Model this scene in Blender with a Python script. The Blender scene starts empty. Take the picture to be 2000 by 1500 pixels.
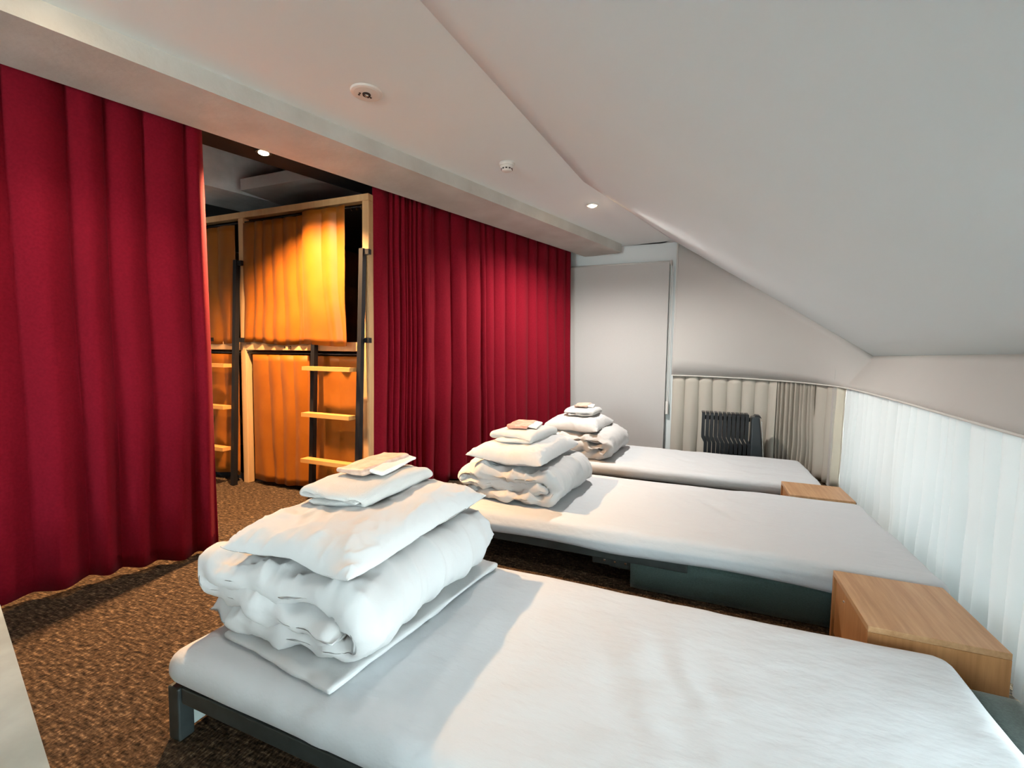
import bpy, bmesh, math, random
from mathutils import Vector, Matrix, noise

random.seed(7)
SC = bpy.context.scene
COL = SC.collection
PI = math.pi
def R_(a): return math.radians(a)

# ---------------------------------------------------------------- camera
YAW, PITCH, ROLL, FPX, CAMH = R_(22.319), R_(3.703), R_(-0.878), 890.0, 1.08
AX = Vector((math.cos(YAW), -math.sin(YAW), 0)); AY = Vector((math.sin(YAW), math.cos(YAW), 0)); AZ = Vector((0, 0, 1))
def _room(v): return Vector((v.dot(AX), v.dot(AY), v.dot(AZ)))
_u = Vector((1, 0, 0)); _d = Vector((0, -math.sin(PITCH), -math.cos(PITCH))); _w = Vector((0, math.cos(PITCH), -math.sin(PITCH)))
_cu = _room(_u * math.cos(ROLL) + _d * math.sin(ROLL)); _cd = _room(_d * math.cos(ROLL) - _u * math.sin(ROLL)); _cw = _room(_w)
cam = bpy.data.cameras.new('camera'); camo = bpy.data.objects.new('camera', cam); COL.objects.link(camo)
mw = Matrix.Identity(4)
for i in range(3):
    mw[i][0] = _cu[i]; mw[i][1] = -_cd[i]; mw[i][2] = -_cw[i]
mw.translation = Vector((0, 0, CAMH)); camo.matrix_world = mw
cam.sensor_fit = 'HORIZONTAL'; cam.sensor_width = 36.0; cam.lens = 36.0 * FPX / 2000.0
cam.clip_start = 0.02
SC.camera = camo

# ---------------------------------------------------------------- world, daylight, exposure
SKY = 12.0
wd = bpy.data.worlds.new('sky'); SC.world = wd; wd.use_nodes = True
nt = wd.node_tree; nt.nodes.clear()
bg = nt.nodes.new('ShaderNodeBackground'); out = nt.nodes.new('ShaderNodeOutputWorld')
tc = nt.nodes.new('ShaderNodeTexCoord'); sx = nt.nodes.new('ShaderNodeSeparateXYZ'); rp = nt.nodes.new('ShaderNodeValToRGB')
rp.color_ramp.elements[0].position = 0.42; rp.color_ramp.elements[0].color = (0.88, 0.90, 0.90, 1)
rp.color_ramp.elements[1].position = 0.55; rp.color_ramp.elements[1].color = (0.80, 0.93, 1.0, 1)
mm = nt.nodes.new('ShaderNodeMath'); mm.operation = 'MULTIPLY_ADD'; mm.inputs[1].default_value = 0.5; mm.inputs[2].default_value = 0.5
nt.links.new(tc.outputs['Generated'], sx.inputs[0]); nt.links.new(sx.outputs[2], mm.inputs[0])
nt.links.new(mm.outputs[0], rp.inputs[0]); nt.links.new(rp.outputs[0], bg.inputs[0]); nt.links.new(bg.outputs[0], out.inputs[0])
bg.inputs[1].default_value = SKY
SC.view_settings.view_transform = 'Standard'; SC.view_settings.look = 'None'
SC.view_settings.exposure = 1.33; SC.view_settings.gamma = 1.0; SC.view_settings.use_curve_mapping = False
try:
    SC.cycles.use_denoising = True; SC.cycles.max_bounces = 7; SC.cycles.diffuse_bounces = 5; SC.cycles.transparent_max_bounces = 8; SC.cycles.adaptive_threshold = 0.05; SC.cycles.adaptive_min_samples = 16; SC.cycles.use_light_tree = False
    SC.cycles.sample_clamp_indirect = 6.0; SC.cycles.caustics_reflective = False; SC.cycles.caustics_refractive = False
except Exception: pass
def portal(name, loc, normal, sx_, sy_):
    l = bpy.data.lights.new(name, 'AREA'); l.shape = 'RECTANGLE'; l.size = sx_; l.size_y = sy_
    l.cycles.is_portal = True
    o = bpy.data.objects.new(name, l); COL.objects.link(o); o.location = loc
    o.rotation_euler = Vector(normal).to_track_quat('-Z', 'Y').to_euler()
    return o

# beam frame of reference: BD runs along the beam, BN is its normal (towards the beds)
BD = Vector((0.3076, 0.9515, 0)); BN = Vector((0.9515, -0.3076, 0))
def bp(t, n, z=0.0): return BD * t + BN * n + Vector((0, 0, z))

# ---------------------------------------------------------------- helpers
def obj(name, me, mat=None, parent=None, smooth=False, **props):
    o = bpy.data.objects.new(name, me); COL.objects.link(o)
    if mat is not None:
        me.materials.clear(); me.materials.append(mat)
    if smooth:
        me.polygons.foreach_set('use_smooth', [True] * len(me.polygons))
    if parent is not None: o.parent = parent
    for k, v in props.items(): o[k] = v
    return o
def pyd(name, v, f):
    me = bpy.data.meshes.new(name); me.from_pydata([tuple(p) for p in v], [], f); me.update(); return me
def empty(name, label, cat, group=None, loc=(0, 0, 0), rz=0.0):
    o = bpy.data.objects.new(name, None); COL.objects.link(o); o.empty_display_size = 0.05
    o.location = loc; o.rotation_euler[2] = rz
    o['label'] = label; o['category'] = cat
    if group: o['group'] = group
    return o
def tag(o, label, cat, group=None):
    o['label'] = label; o['category'] = cat
    if group: o['group'] = group
    return o
def box_me(name, x0, x1, y0, y1, z0, z1, bev=0.0, seg=2):
    bm = bmesh.new(); bmesh.ops.create_cube(bm, size=1.0)
    for v in bm.verts:
        v.co = Vector(((x0 + x1) / 2 + v.co.x * (x1 - x0), (y0 + y1) / 2 + v.co.y * (y1 - y0), (z0 + z1) / 2 + v.co.z * (z1 - z0)))
    if bev > 0:
        bmesh.ops.bevel(bm, geom=list(bm.edges), offset=bev, segments=seg, affect='EDGES', profile=0.5)
    me = bpy.data.meshes.new(name); bm.to_mesh(me); bm.free(); return me
def box(name, x0, x1, y0, y1, z0, z1, mat, parent=None, bev=0.0, **k):
    return obj(name, box_me(name, x0, x1, y0, y1, z0, z1, bev), mat, parent, **k)
def hexa(name, bottom, top, mat, parent=None, **k):
    """solid from two matching polygons"""
    n = len(bottom); v = list(bottom) + list(top)
    f = [tuple(reversed(range(n))), tuple(range(n, 2 * n))] + [(i, (i + 1) % n, n + (i + 1) % n, n + i) for i in range(n)]
    return obj(name, pyd(name, v, f), mat, parent, **k)
def bbox(name, t0, t1, n0, n1, z0, z1, mat, parent=None, **k):
    b = [bp(t0, n0, z0), bp(t0, n1, z0), bp(t1, n1, z0), bp(t1, n0, z0)]
    return hexa(name, b, [p + Vector((0, 0, z1 - z0)) for p in b], mat, parent, **k)
def grid_me(name, fn, nu, nv, close_u=False):
    v = [fn(i / (nu if close_u else nu - 1), j / (nv - 1)) for j in range(nv) for i in range(nu)]
    f = []
    for j in range(nv - 1):
        for i in range(nu if close_u else nu - 1):
            a = j * nu + i; b = j * nu + (i + 1) % nu
            f.append((a, b, b + nu, a + nu))
    return pyd(name, v, f)
def tube_me(name, pts, r, seg=8, caps=True):
    pts = [Vector(p) for p in pts]; v = []; f = []
    up = Vector((0, 0, 1))
    for i, p in enumerate(pts):
        d = (pts[min(i + 1, len(pts) - 1)] - pts[max(i - 1, 0)]).normalized()
        a = d.cross(up)
        if a.length < 1e-3: a = d.cross(Vector((1, 0, 0)))
        a.normalize(); b = d.cross(a).normalized()
        for k in range(seg):
            t = 2 * PI * k / seg; v.append(p + a * (r * math.cos(t)) + b * (r * math.sin(t)))
    for i in range(len(pts) - 1):
        for k in range(seg):
            f.append((i * seg + k, i * seg + (k + 1) % seg, (i + 1) * seg + (k + 1) % seg, (i + 1) * seg + k))
    if caps:
        f.append(tuple(reversed(range(seg)))); n = (len(pts) - 1) * seg; f.append(tuple(range(n, n + seg)))
    return pyd(name, v, f)
def lathe_me(name, prof, seg=32):
    """prof: list of (r, z)"""
    v = []; f = []
    for r, z in prof:
        for k in range(seg):
            t = 2 * PI * k / seg; v.append((r * math.cos(t), r * math.sin(t), z))
    n = len(prof)
    for i in range(n - 1):
        for k in range(seg):
            f.append((i * seg + k, i * seg + (k + 1) % seg, (i + 1) * seg + (k + 1) % seg, (i + 1) * seg + k))
    f.append(tuple(reversed(range(seg)))); f.append(tuple(range((n - 1) * seg, n * seg)))
    return pyd(name, v, f)
def softbox_me(name, half, r, n=(40, 24, 6), disp=None):
    """rounded box with dense faces; half = half sizes, r = edge radius; disp(p, nrm) -> Vector"""
    hx, hy, hz = half; V = []; F = []; idx = {}
    def add(p):
        key = (round(p[0], 6), round(p[1], 6), round(p[2], 6))
        if key in idx: return idx[key]
        P = Vector(p); Q = Vector((max(-hx + r, min(hx - r, P.x)), max(-hy + r, min(hy - r, P.y)), max(-hz + min(r, hz * .98), min(hz - min(r, hz * .98), P.z))))
        d = P - Q; nn = d.normalized() if d.length > 1e-9 else Vector((0, 0, 1))
        rr = min(r, hz * .98)
        O = Q + Vector((nn.x * r, nn.y * r, nn.z * rr)) if d.length > 1e-9 else P
        if disp: O = O + disp(O, nn)
        idx[key] = len(V); V.append(O); return idx[key]
    def lin(a, m): return [-a + 2 * a * i / m for i in range(m + 1)]
    X, Y, Z = lin(hx, n[0]), lin(hy, n[1]), lin(hz, n[2])
    for s in (-1, 1):
        for i in range(n[0]):
            for j in range(n[1]):
                q = [add((X[i], Y[j], s * hz)), add((X[i + 1], Y[j], s * hz)), add((X[i + 1], Y[j + 1], s * hz)), add((X[i], Y[j + 1], s * hz))]
                F.append(q if s > 0 else q[::-1])
            for k in range(n[2]):
                q = [add((X[i], s * hy, Z[k])), add((X[i + 1], s * hy, Z[k])), add((X[i + 1], s * hy, Z[k + 1])), add((X[i], s * hy, Z[k + 1]))]
                F.append(q if s < 0 else q[::-1])
        for j in range(n[1]):
            for k in range(n[2]):
                q = [add((s * hx, Y[j], Z[k])), add((s * hx, Y[j + 1], Z[k])), add((s * hx, Y[j + 1], Z[k + 1])), add((s * hx, Y[j], Z[k + 1]))]
                F.append(q if s > 0 else q[::-1])
    return pyd(name, V, F)
def nz(x, y, z=0.0): return noise.noise(Vector((x, y, z)))
def ridged(x, y, z=0.0): return 1.0 - abs(noise.noise(Vector((x, y, z)))) * 2.0

def wrinkle(x, y, seed=0.0):
    wx_, wy_ = .35 * nz(x * .7, y * .7, seed + 5), .35 * nz(x * .7 + 9, y * .7, seed + 2)
    a = max(0.0, 1 - abs(nz(x + wx_, y + wy_, seed)) * 2.2) ** 4
    b = max(0.0, 1 - abs(nz(x * 2.1 + wy_ + 3, y * 2.1 + wx_, seed + 1)) * 2.2) ** 4
    return a + .5 * b - .35
# ---------------------------------------------------------------- materials
def mat_base(name):
    m = bpy.data.materials.new(name); m.use_nodes = True
    t = m.node_tree; b = t.nodes['Principled BSDF']; return m, t, b
def setp(b, **k):
    for n, v in k.items():
        for s in ([n] if isinstance(n, str) else n):
            if s in b.inputs: b.inputs[s].default_value = v
def mat(name, col, rough=0.7, metal=0.0, spec=0.3, sheen=0.0, mottled=None, bump=None, stretch=(1, 1, 1), scale=None, emis=None):
    m, t, b = mat_base(name)
    b.inputs['Base Color'].default_value = (*col, 1); b.inputs['Roughness'].default_value = rough
    b.inputs['Metallic'].default_value = metal; b.inputs['Specular IOR Level'].default_value = spec
    if sheen: b.inputs['Sheen Weight'].default_value = sheen
    tcn = t.nodes.new('ShaderNodeTexCoord'); mp = t.nodes.new('ShaderNodeMapping'); mp.inputs['Scale'].default_value = stretch
    t.links.new(tcn.outputs['Object'], mp.inputs[0])
    if mottled:
        col2, sc, det = mottled
        n = t.nodes.new('ShaderNodeTexNoise'); n.inputs['Scale'].default_value = sc; n.inputs['Detail'].default_value = det
        r = t.nodes.new('ShaderNodeValToRGB'); r.color_ramp.elements[0].position = .35; r.color_ramp.elements[1].position = .65
        r.color_ramp.elements[0].color = (*col, 1); r.color_ramp.elements[1].color = (*col2, 1)
        t.links.new(mp.outputs[0], n.inputs['Vector']); t.links.new(n.outputs[0], r.inputs[0]); t.links.new(r.outputs[0], b.inputs['Base Color'])
    if bump:
        sc, st, dist = bump
        n = t.nodes.new('ShaderNodeTexNoise'); n.inputs['Scale'].default_value = sc; n.inputs['Detail'].default_value = 4
        bn = t.nodes.new('ShaderNodeBump'); bn.inputs['Strength'].default_value = st; bn.inputs['Distance'].default_value = dist
        t.links.new(mp.outputs[0], n.inputs['Vector']); t.links.new(n.outputs[0], bn.inputs['Height']); t.links.new(bn.outputs[0], b.inputs['Normal'])
    if emis:
        b.inputs['Emission Color'].default_value = (*emis[0], 1); b.inputs['Emission Strength'].default_value = emis[1]
    return m
def wood(name, c1, c2, grain=(6, 60, 6), rough=0.45):
    m, t, b = mat_base(name)
    tcn = t.nodes.new('ShaderNodeTexCoord'); mp = t.nodes.new('ShaderNodeMapping'); mp.inputs['Scale'].default_value = grain
    n = t.nodes.new('ShaderNodeTexNoise'); n.inputs['Scale'].default_value = 1.0; n.inputs['Detail'].default_value = 6; n.inputs['Roughness'].default_value = .65
    n2 = t.nodes.new('ShaderNodeTexNoise'); n2.inputs['Scale'].default_value = .25; n2.inputs['Detail'].default_value = 2
    r = t.nodes.new('ShaderNodeValToRGB'); r.color_ramp.elements[0].position = .3; r.color_ramp.elements[1].position = .7
    r.color_ramp.elements[0].color = (*c1, 1); r.color_ramp.elements[1].color = (*c2, 1)
    ad = t.nodes.new('ShaderNodeMath'); ad.operation = 'ADD'; ml = t.nodes.new('ShaderNodeMath'); ml.operation = 'MULTIPLY'; ml.inputs[1].default_value = .5
    t.links.new(tcn.outputs['Object'], mp.inputs[0]); t.links.new(mp.outputs[0], n.inputs['Vector']); t.links.new(mp.outputs[0], n2.inputs['Vector'])
    t.links.new(n.outputs[0], ad.inputs[0]); t.links.new(n2.outputs[0], ad.inputs[1]); t.links.new(ad.outputs[0], ml.inputs[0]); t.links.new(ml.outputs[0], r.inputs[0])
    t.links.new(r.outputs[0], b.inputs['Base Color'])
    bn = t.nodes.new('ShaderNodeBump'); bn.inputs['Strength'].default_value = .12; bn.inputs['Distance'].default_value = .002
    t.links.new(n.outputs[0], bn.inputs['Height']); t.links.new(bn.outputs[0], b.inputs['Normal'])
    b.inputs['Roughness'].default_value = rough; b.inputs['Specular IOR Level'].default_value = .35
    return m
def carpet_mat():
    m, t, b = mat_base('carpet_weave')
    tcn = t.nodes.new('ShaderNodeTexCoord')
    mp = t.nodes.new('ShaderNodeMapping'); mp.inputs['Rotation'].default_value = (0, 0, R_(-18)); mp.inputs['Scale'].default_value = (1.0, 0.55, 1)
    v = t.nodes.new('ShaderNodeTexVoronoi'); v.inputs['Scale'].default_value = 130
    n = t.nodes.new('ShaderNodeTexNoise'); n.inputs['Scale'].default_value = 105; n.inputs['Detail'].default_value = 5; n.inputs['Roughness'].default_value = .8
    mp2 = t.nodes.new('ShaderNodeMapping'); mp2.inputs['Rotation'].default_value = (0, 0, R_(-18)); mp2.inputs['Scale'].default_value = (25, 110, 1)
    n2 = t.nodes.new('ShaderNodeTexNoise'); n2.inputs['Scale'].default_value = 1.0; n2.inputs['Detail'].default_value = 2
    r = t.nodes.new('ShaderNodeValToRGB')
    e = r.color_ramp.elements; e[0].position = .41; e[0].color = (.014, .009, .006, 1); e[1].position = .71; e[1].color = (.34, .235, .14, 1)
    x = e.new(.54); x.color = (.075, .048, .028, 1)
    a1 = t.nodes.new('ShaderNodeMath'); a1.operation = 'MULTIPLY_ADD'; a1.inputs[1].default_value = .6
    a2 = t.nodes.new('ShaderNodeMath'); a2.operation = 'MULTIPLY'; a2.inputs[1].default_value = .4
    t.links.new(tcn.outputs['Object'], mp.inputs[0]); t.links.new(tcn.outputs['Object'], mp2.inputs[0])
    t.links.new(mp.outputs[0], v.inputs['Vector']); t.links.new(mp.outputs[0], n.inputs['Vector']); t.links.new(mp2.outputs[0], n2.inputs['Vector'])
    t.links.new(n2.outputs[0], a2.inputs[0]); t.links.new(n.outputs[0], a1.inputs[0]); t.links.new(a2.outputs[0], a1.inputs[2])
    t.links.new(a1.outputs[0], r.inputs[0]); t.links.new(r.outputs[0], b.inputs['Base Color'])
    bn = t.nodes.new('ShaderNodeBump'); bn.inputs['Strength'].default_value = .7; bn.inputs['Distance'].default_value = .006
    t.links.new(v.outputs['Distance'], bn.inputs['Height']); t.links.new(bn.outputs[0], b.inputs['Normal'])
    b.inputs['Roughness'].default_value = .95; b.inputs['Specular IOR Level'].default_value = .1
    return m
def sheer_mat(name, col, transp, transl):
    m = bpy.data.materials.new(name); m.use_nodes = True; t = m.node_tree; t.nodes.clear()
    o = t.nodes.new('ShaderNodeOutputMaterial'); d = t.nodes.new('ShaderNodeBsdfDiffuse'); l = t.nodes.new('ShaderNodeBsdfTranslucent'); tr = t.nodes.new('ShaderNodeBsdfTransparent')
    d.inputs[0].default_value = (*col, 1); l.inputs[0].default_value = (*col, 1)
    w = t.nodes.new('ShaderNodeTexNoise'); w.inputs['Scale'].default_value = 400
    m1 = t.nodes.new('ShaderNodeMixShader'); m1.inputs[0].default_value = transl; m2 = t.nodes.new('ShaderNodeMixShader'); m2.inputs[0].default_value = transp
    t.links.new(d.outputs[0], m1.inputs[1]); t.links.new(l.outputs[0], m1.inputs[2]); t.links.new(m1.outputs[0], m2.inputs[1]); t.links.new(tr.outputs[0], m2.inputs[2]); t.links.new(m2.outputs[0], o.inputs[0])
    return m
def glass_mat():
    m = bpy.data.materials.new('window_glass'); m.use_nodes = True; t = m.node_tree; t.nodes.clear()
    o = t.nodes.new('ShaderNodeOutputMaterial'); g = t.nodes.new('ShaderNodeBsdfGlossy'); tr = t.nodes.new('ShaderNodeBsdfTransparent'); mx = t.nodes.new('ShaderNodeMixShader')
    g.inputs['Roughness'].default_value = .02; tr.inputs[0].default_value = (.95, .98, .97, 1); mx.inputs[0].default_value = .06
    t.links.new(tr.outputs[0], mx.inputs[1]); t.links.new(g.outputs[0], mx.inputs[2]); t.links.new(mx.outputs[0], o.inputs[0]); return m
M = {}
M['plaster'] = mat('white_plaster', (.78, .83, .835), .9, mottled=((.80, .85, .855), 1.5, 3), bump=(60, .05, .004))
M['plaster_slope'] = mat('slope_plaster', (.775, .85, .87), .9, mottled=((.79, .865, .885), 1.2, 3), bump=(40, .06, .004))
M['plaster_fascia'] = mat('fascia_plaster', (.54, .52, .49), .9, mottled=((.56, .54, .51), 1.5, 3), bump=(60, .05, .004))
M['concrete'] = mat('raw_concrete', (.52, .50, .46), .85, mottled=((.60, .585, .545), 4, 6), bump=(25, .25, .01))
M['concrete_pale'] = mat('pale_concrete', (.60, .615, .585), .8, mottled=((.72, .73, .70), 9, 8), bump=(25, .2, .006))
M['ledge'] = mat('ledge_concrete', (.28, .295, .27), .8, mottled=((.36, .38, .35), 9, 8), bump=(25, .2, .006))
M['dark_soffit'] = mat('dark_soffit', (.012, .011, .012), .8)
M['carpet'] = carpet_mat()
M['red'] = mat('red_curtain_wool', (.16, .003, .0105), .9, spec=.1, sheen=.015, mottled=((.19, .0042, .0135), 90, 4), bump=(350, .25, .002))
M['yellow'] = mat('yellow_satin', (.235, .066, .002), .45, sheen=.03, spec=.35, mottled=((.265, .078, .003), 6, 3), bump=(300, .1, .001))
M['oak'] = wood('bunk_pine', (.44, .25, .11), (.56, .35, .17), (40, 40, 4), .5)
M['rung'] = wood('rung_pine', (.42, .20, .05), (.52, .27, .085), (5, 60, 40), .45)
M['walnut'] = wood('nightstand_top_veneer', (.33, .165, .070), (.56, .33, .17), (90, 5, 90), .38)
M['walnut_v'] = wood('nightstand_side_veneer', (.30, .13, .045), (.50, .24, .095), (80, 80, 4), .42)
M['black_steel'] = mat('black_steel', (.012, .012, .014), .45, metal=.3, spec=.4, bump=(90, .05, .001))
M['frame_steel'] = mat('grey_green_steel', (.036, .043, .042), .5, metal=.3, mottled=((.046, .055, .053), 20, 2))
M['pale_steel'] = mat('pale_green_panel', (.42, .47, .44), .55, mottled=((.45, .5, .47), 10, 2))
M['green_fabric'] = mat('dark_green_upholstery', (.035, .06, .055), .9, sheen=.3, mottled=((.055, .09, .082), 160, 3), stretch=(1, 1, 3), bump=(300, .4, .002))
M['sheet'] = mat('white_bed_sheet', (.50, .515, .53), .85, sheen=.1, bump=(14, .3, .02), stretch=(.8, 1.6, 1))
M['duvet'] = mat('white_duvet_cotton', (.47, .465, .46), .85, sheen=.06, bump=(22, .22, .012))
M['pillow'] = mat('white_pillowcase', (.52, .515, .51), .85, sheen=.06, bump=(30, .12, .008))
M['towel'] = mat('white_terry', (.55, .545, .53), .95, sheen=.15, bump=(420, .6, .004))
M['bag'] = mat('amenity_bag_tan', (.52, .34, .25), .5, spec=.4, mottled=((.64, .47, .38), 30, 4), bump=(60, .4, .006))
M['bag_red'] = mat('amenity_bag_red', (.55, .22, .16), .5, spec=.4, mottled=((.66, .42, .34), 30, 4), bump=(60, .4, .006))
M['bag_clear'] = mat('crinkled_white_plastic', (.78, .77, .75), .3, spec=.5, bump=(80, .6, .006))
M['blind'] = mat('roller_blind_fabric', (.52, .505, .485), .9, mottled=((.54, .525, .505), 200, 2), bump=(500, .1, .001))
M['white_plastic'] = mat('white_plastic', (.74, .72, .68), .4, spec=.4, mottled=((.76, .74, .70), 8, 2))
M['beige_curtain'] = sheer_mat('beige_curtain_linen', (.66, .62, .54), .02, .25)
M['grey_curtain'] = sheer_mat('taupe_curtain_linen', (.52, .47, .40), .0, .15)
M['sheer'] = sheer_mat('white_sheer', (.68, .705, .70), .006, .037)
M['glass'] = glass_mat()
M['alu'] = mat('window_aluminium', (.55, .56, .56), .4, metal=.6, mottled=((.58, .59, .59), 20, 2))
M['radiator'] = mat('radiator_black_enamel', (.012, .014, .016), .35, spec=.5, bump=(150, .04, .001))
M['radiator_box'] = mat('radiator_box_plastic', (.03, .038, .042), .32, spec=.5, bump=(150, .04, .001))
M['dark_print'] = mat('dark_print', (.03, .02, .015), .6)
M['chrome'] = mat('chrome', (.7, .7, .7), .15, metal=1.0)
M['lamp_glow'] = mat('lamp_glow', (.9, .8, .6), .4, emis=((1, .74, .45), 45))
M['trim'] = mat('pale_trim', (.72, .69, .64), .6, mottled=((.74, .71, .66), 10, 2))

# ================================================================ THE SETTING
S = dict(kind='structure')
ZC = 2.30          # flat ceiling
ZB = 2.212         # underside of the beam
YBK = 5.23         # back wall
# floor
box('floor', -6.2, 2.2, -3.0, 5.6, -0.1, 0.0, M['carpet'], **S)
# flat ceiling (beam to crease) : extends behind the camera
crease = [Vector((-1.29, -3.0, ZC)), Vector((-0.945, 1.407, ZC)), Vector((-0.804, 3.227, ZC)), Vector((-0.306, 5.148, ZC)), Vector((-0.26, 5.25, ZC))]
beam_l = [bp(-3.6, -2.45, ZC), bp(1.2, -2.45, ZC), bp(2.9, -2.45, ZC), bp(5.0, -2.45, ZC), Vector((-0.95, 5.25, ZC))]
v = []; f = []
for a, b in zip(beam_l, crease): v += [a, b]
n0 = len(v); v += [p + Vector((0, 0, .08)) for p in v]
for i in range(4):
    a = 2 * i; f.append((a, a + 2, a + 3, a + 1)); f.append((n0 + a, n0 + a + 1, n0 + a + 3, n0 + a + 2))
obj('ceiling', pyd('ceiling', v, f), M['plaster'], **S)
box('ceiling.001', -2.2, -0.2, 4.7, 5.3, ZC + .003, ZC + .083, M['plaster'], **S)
# sloping ceiling: ruled between the crease and the top of the window fascia
T1 = Vector((1.26, 4.40, 1.11)); T2 = Vector((1.083, 2.226, 1.11)); td = (T1 - T2) / (T1.y - T2.y)
def Tat(y): return T2 + td * (y - T2.y)
ATOP = Vector((-0.262, 5.15, 2.285))
top_poly = [crease[0], crease[1], crease[2], Vector((-0.306, 5.148, ZC)), ATOP]
bot_poly = [Tat(-3.0), Tat(1.3), Tat(3.0), Tat(4.36), T1]
NV = 14; v = []; f = []
segs = []
for i in range(4):
    m = 10 if i < 3 else 1
    for k in range(m): segs.append((i, k / m))
segs.append((3, 1.0))
for i, a in segs:
    p = top_poly[i].lerp(top_poly[i + 1], a); q = bot_poly[i].lerp(bot_poly[i + 1], a)
    for j in range(NV + 1): v.append(p.lerp(q, j / NV))
for i in range(len(segs) - 1):
    for j in range(NV):
        a = i * (NV + 1) + j; f.append((a, a + NV + 1, a + NV + 2, a + 1))
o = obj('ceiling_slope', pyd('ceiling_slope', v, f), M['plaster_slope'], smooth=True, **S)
md = o.modifiers.new('thickness', 'SOLIDIFY'); md.thickness = 0.05; md.offset = -1.0
# rail path under the fascia (plan, with height)
RAIL = [Vector(p) for p in ((-0.272, 5.13, .890), (0.0, 5.13, .888), (.28, 5.11, .884), (.52, 5.06, .878), (.72, 4.98, .872), (.88, 4.86, .867), (1.0, 4.68, .862), (1.07, 4.45, .859), (1.085, 4.2, .858), (1.07, 3.75, .857), (1.045, 3.2, .855), (1.0, 2.55, .852), (.955, 1.94, .850), (.885, .9, .848), (.80, -.4, .846), (.63, -3.0, .845))]
def poly_len(P):
    L = [0.0]
    for a, b in zip(P, P[1:]): L.append(L[-1] + (b - a).length)
    return L
def poly_at(P, L, s):
    s = max(0.0, min(L[-1], s))
    for i in range(len(P) - 1):
        if s <= L[i + 1] or i == len(P) - 2:
            a = (s - L[i]) / max(1e-9, L[i + 1] - L[i]); return P[i].lerp(P[i + 1], a), (P[i + 1] - P[i]).normalized()
def catmull(P, n=8):
    out_ = []
    for i in range(len(P) - 1):
        p0 = P[max(i - 1, 0)]; p1 = P[i]; p2 = P[i + 1]; p3 = P[min(i + 2, len(P) - 1)]
        for k in range(n):
            t = k / n
            out_.append(.5 * ((2 * p1) + (p2 - p0) * t + (2 * p0 - 5 * p1 + 4 * p2 - p3) * t * t + (3 * p1 - p0 - 3 * p2 + p3) * t ** 3))
    out_.append(P[-1]); return out_
RS = catmull(RAIL, 6); RL = poly_len(RS)
# upper wall (fascia) : loft between the rail and the slope edge
topc = []
SC_ = next(L for p, L in zip(RS, RL) if p.y < 4.40 and p.x > .9)      # arc length of the corner
for p, L in zip(RS, RL):
    if L <= SC_: topc.append(ATOP.lerp(T1, L / SC_))
    else: topc.append(Tat(T1.y - (L - SC_) * (T1.y + 3.0) / (RL[-1] - SC_)))
v = []; f = []; NV = 8
for p, q in zip(RS, topc):
    for j in range(NV + 1): v.append(p.lerp(q, j / NV))
for i in range(len(RS) - 1):
    for j in range(NV):
        a = i * (NV + 1) + j; f.append((a, a + NV + 1, a + NV + 2, a + 1))
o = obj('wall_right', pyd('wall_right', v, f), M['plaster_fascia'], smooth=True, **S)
md = o.modifiers.new('thickness', 'SOLIDIFY'); md.thickness = 0.05; md.offset = -1.0
o['label'] = 'grey beige fascia wall above the window curtains'
obj('trim_1', tube_me('trim_1', [p + Vector((0, 0, -.004)) for p in RS], .006, 6), M['trim'], smooth=True, **S)
# back wall with the return behind the fascia
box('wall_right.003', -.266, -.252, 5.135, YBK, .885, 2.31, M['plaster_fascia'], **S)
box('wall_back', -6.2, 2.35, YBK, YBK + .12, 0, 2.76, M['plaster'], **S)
# window opening to the right (low window running the whole length)
def wx(y): return 1.20 + .055 * (y - 2.0)
wy0, wy1 = -0.9, 4.55
win = bpy.data.objects.new('window_1', None); COL.objects.link(win); win['kind'] = 'structure'
def wbar(name, ya, yb, z0, z1, d0, d1, m, par):
    b = [Vector((wx(ya) + d0, ya, z0)), Vector((wx(ya) + d1, ya, z0)), Vector((wx(yb) + d1, yb, z0)), Vector((wx(yb) + d0, yb, z0))]
    return hexa(name, b, [p + Vector((0, 0, z1 - z0)) for p in b], m, par)
wbar('sill', wy0, wy1, 0, .06, -.02, .2, M['plaster_fascia'], win)
wbar('window_frame', wy0, wy1, .06, .10, .04, .10, M['alu'], win)
wbar('window_frame', wy0, wy1, .93, .98, .04, .10, M['alu'], win)
npan = 5
for i in range(npan + 1):
    yy = wy0 + (wy1 - wy0) * i / npan
    wbar('mullion', yy - .025, yy + .025, .10, .93, .04, .10, M['alu'], win)
for i in range(npan):
    ya = wy0 + (wy1 - wy0) * i / npan + .025; yb = wy0 + (wy1 - wy0) * (i + 1) / npan - .025
    wbar('pane', ya, yb, .10, .93, .066, .074, M['glass'], win)
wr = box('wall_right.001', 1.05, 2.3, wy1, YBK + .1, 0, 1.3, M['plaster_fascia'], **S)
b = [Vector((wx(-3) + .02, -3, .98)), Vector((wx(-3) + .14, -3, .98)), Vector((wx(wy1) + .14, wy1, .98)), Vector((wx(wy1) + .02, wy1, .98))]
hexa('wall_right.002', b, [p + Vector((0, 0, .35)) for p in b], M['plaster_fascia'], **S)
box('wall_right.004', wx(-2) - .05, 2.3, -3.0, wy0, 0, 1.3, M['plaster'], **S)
portal('window_portal', (wx(1.5) + .16, 1.5, .52), (-1, .055, 0), .84, 6.2)
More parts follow.
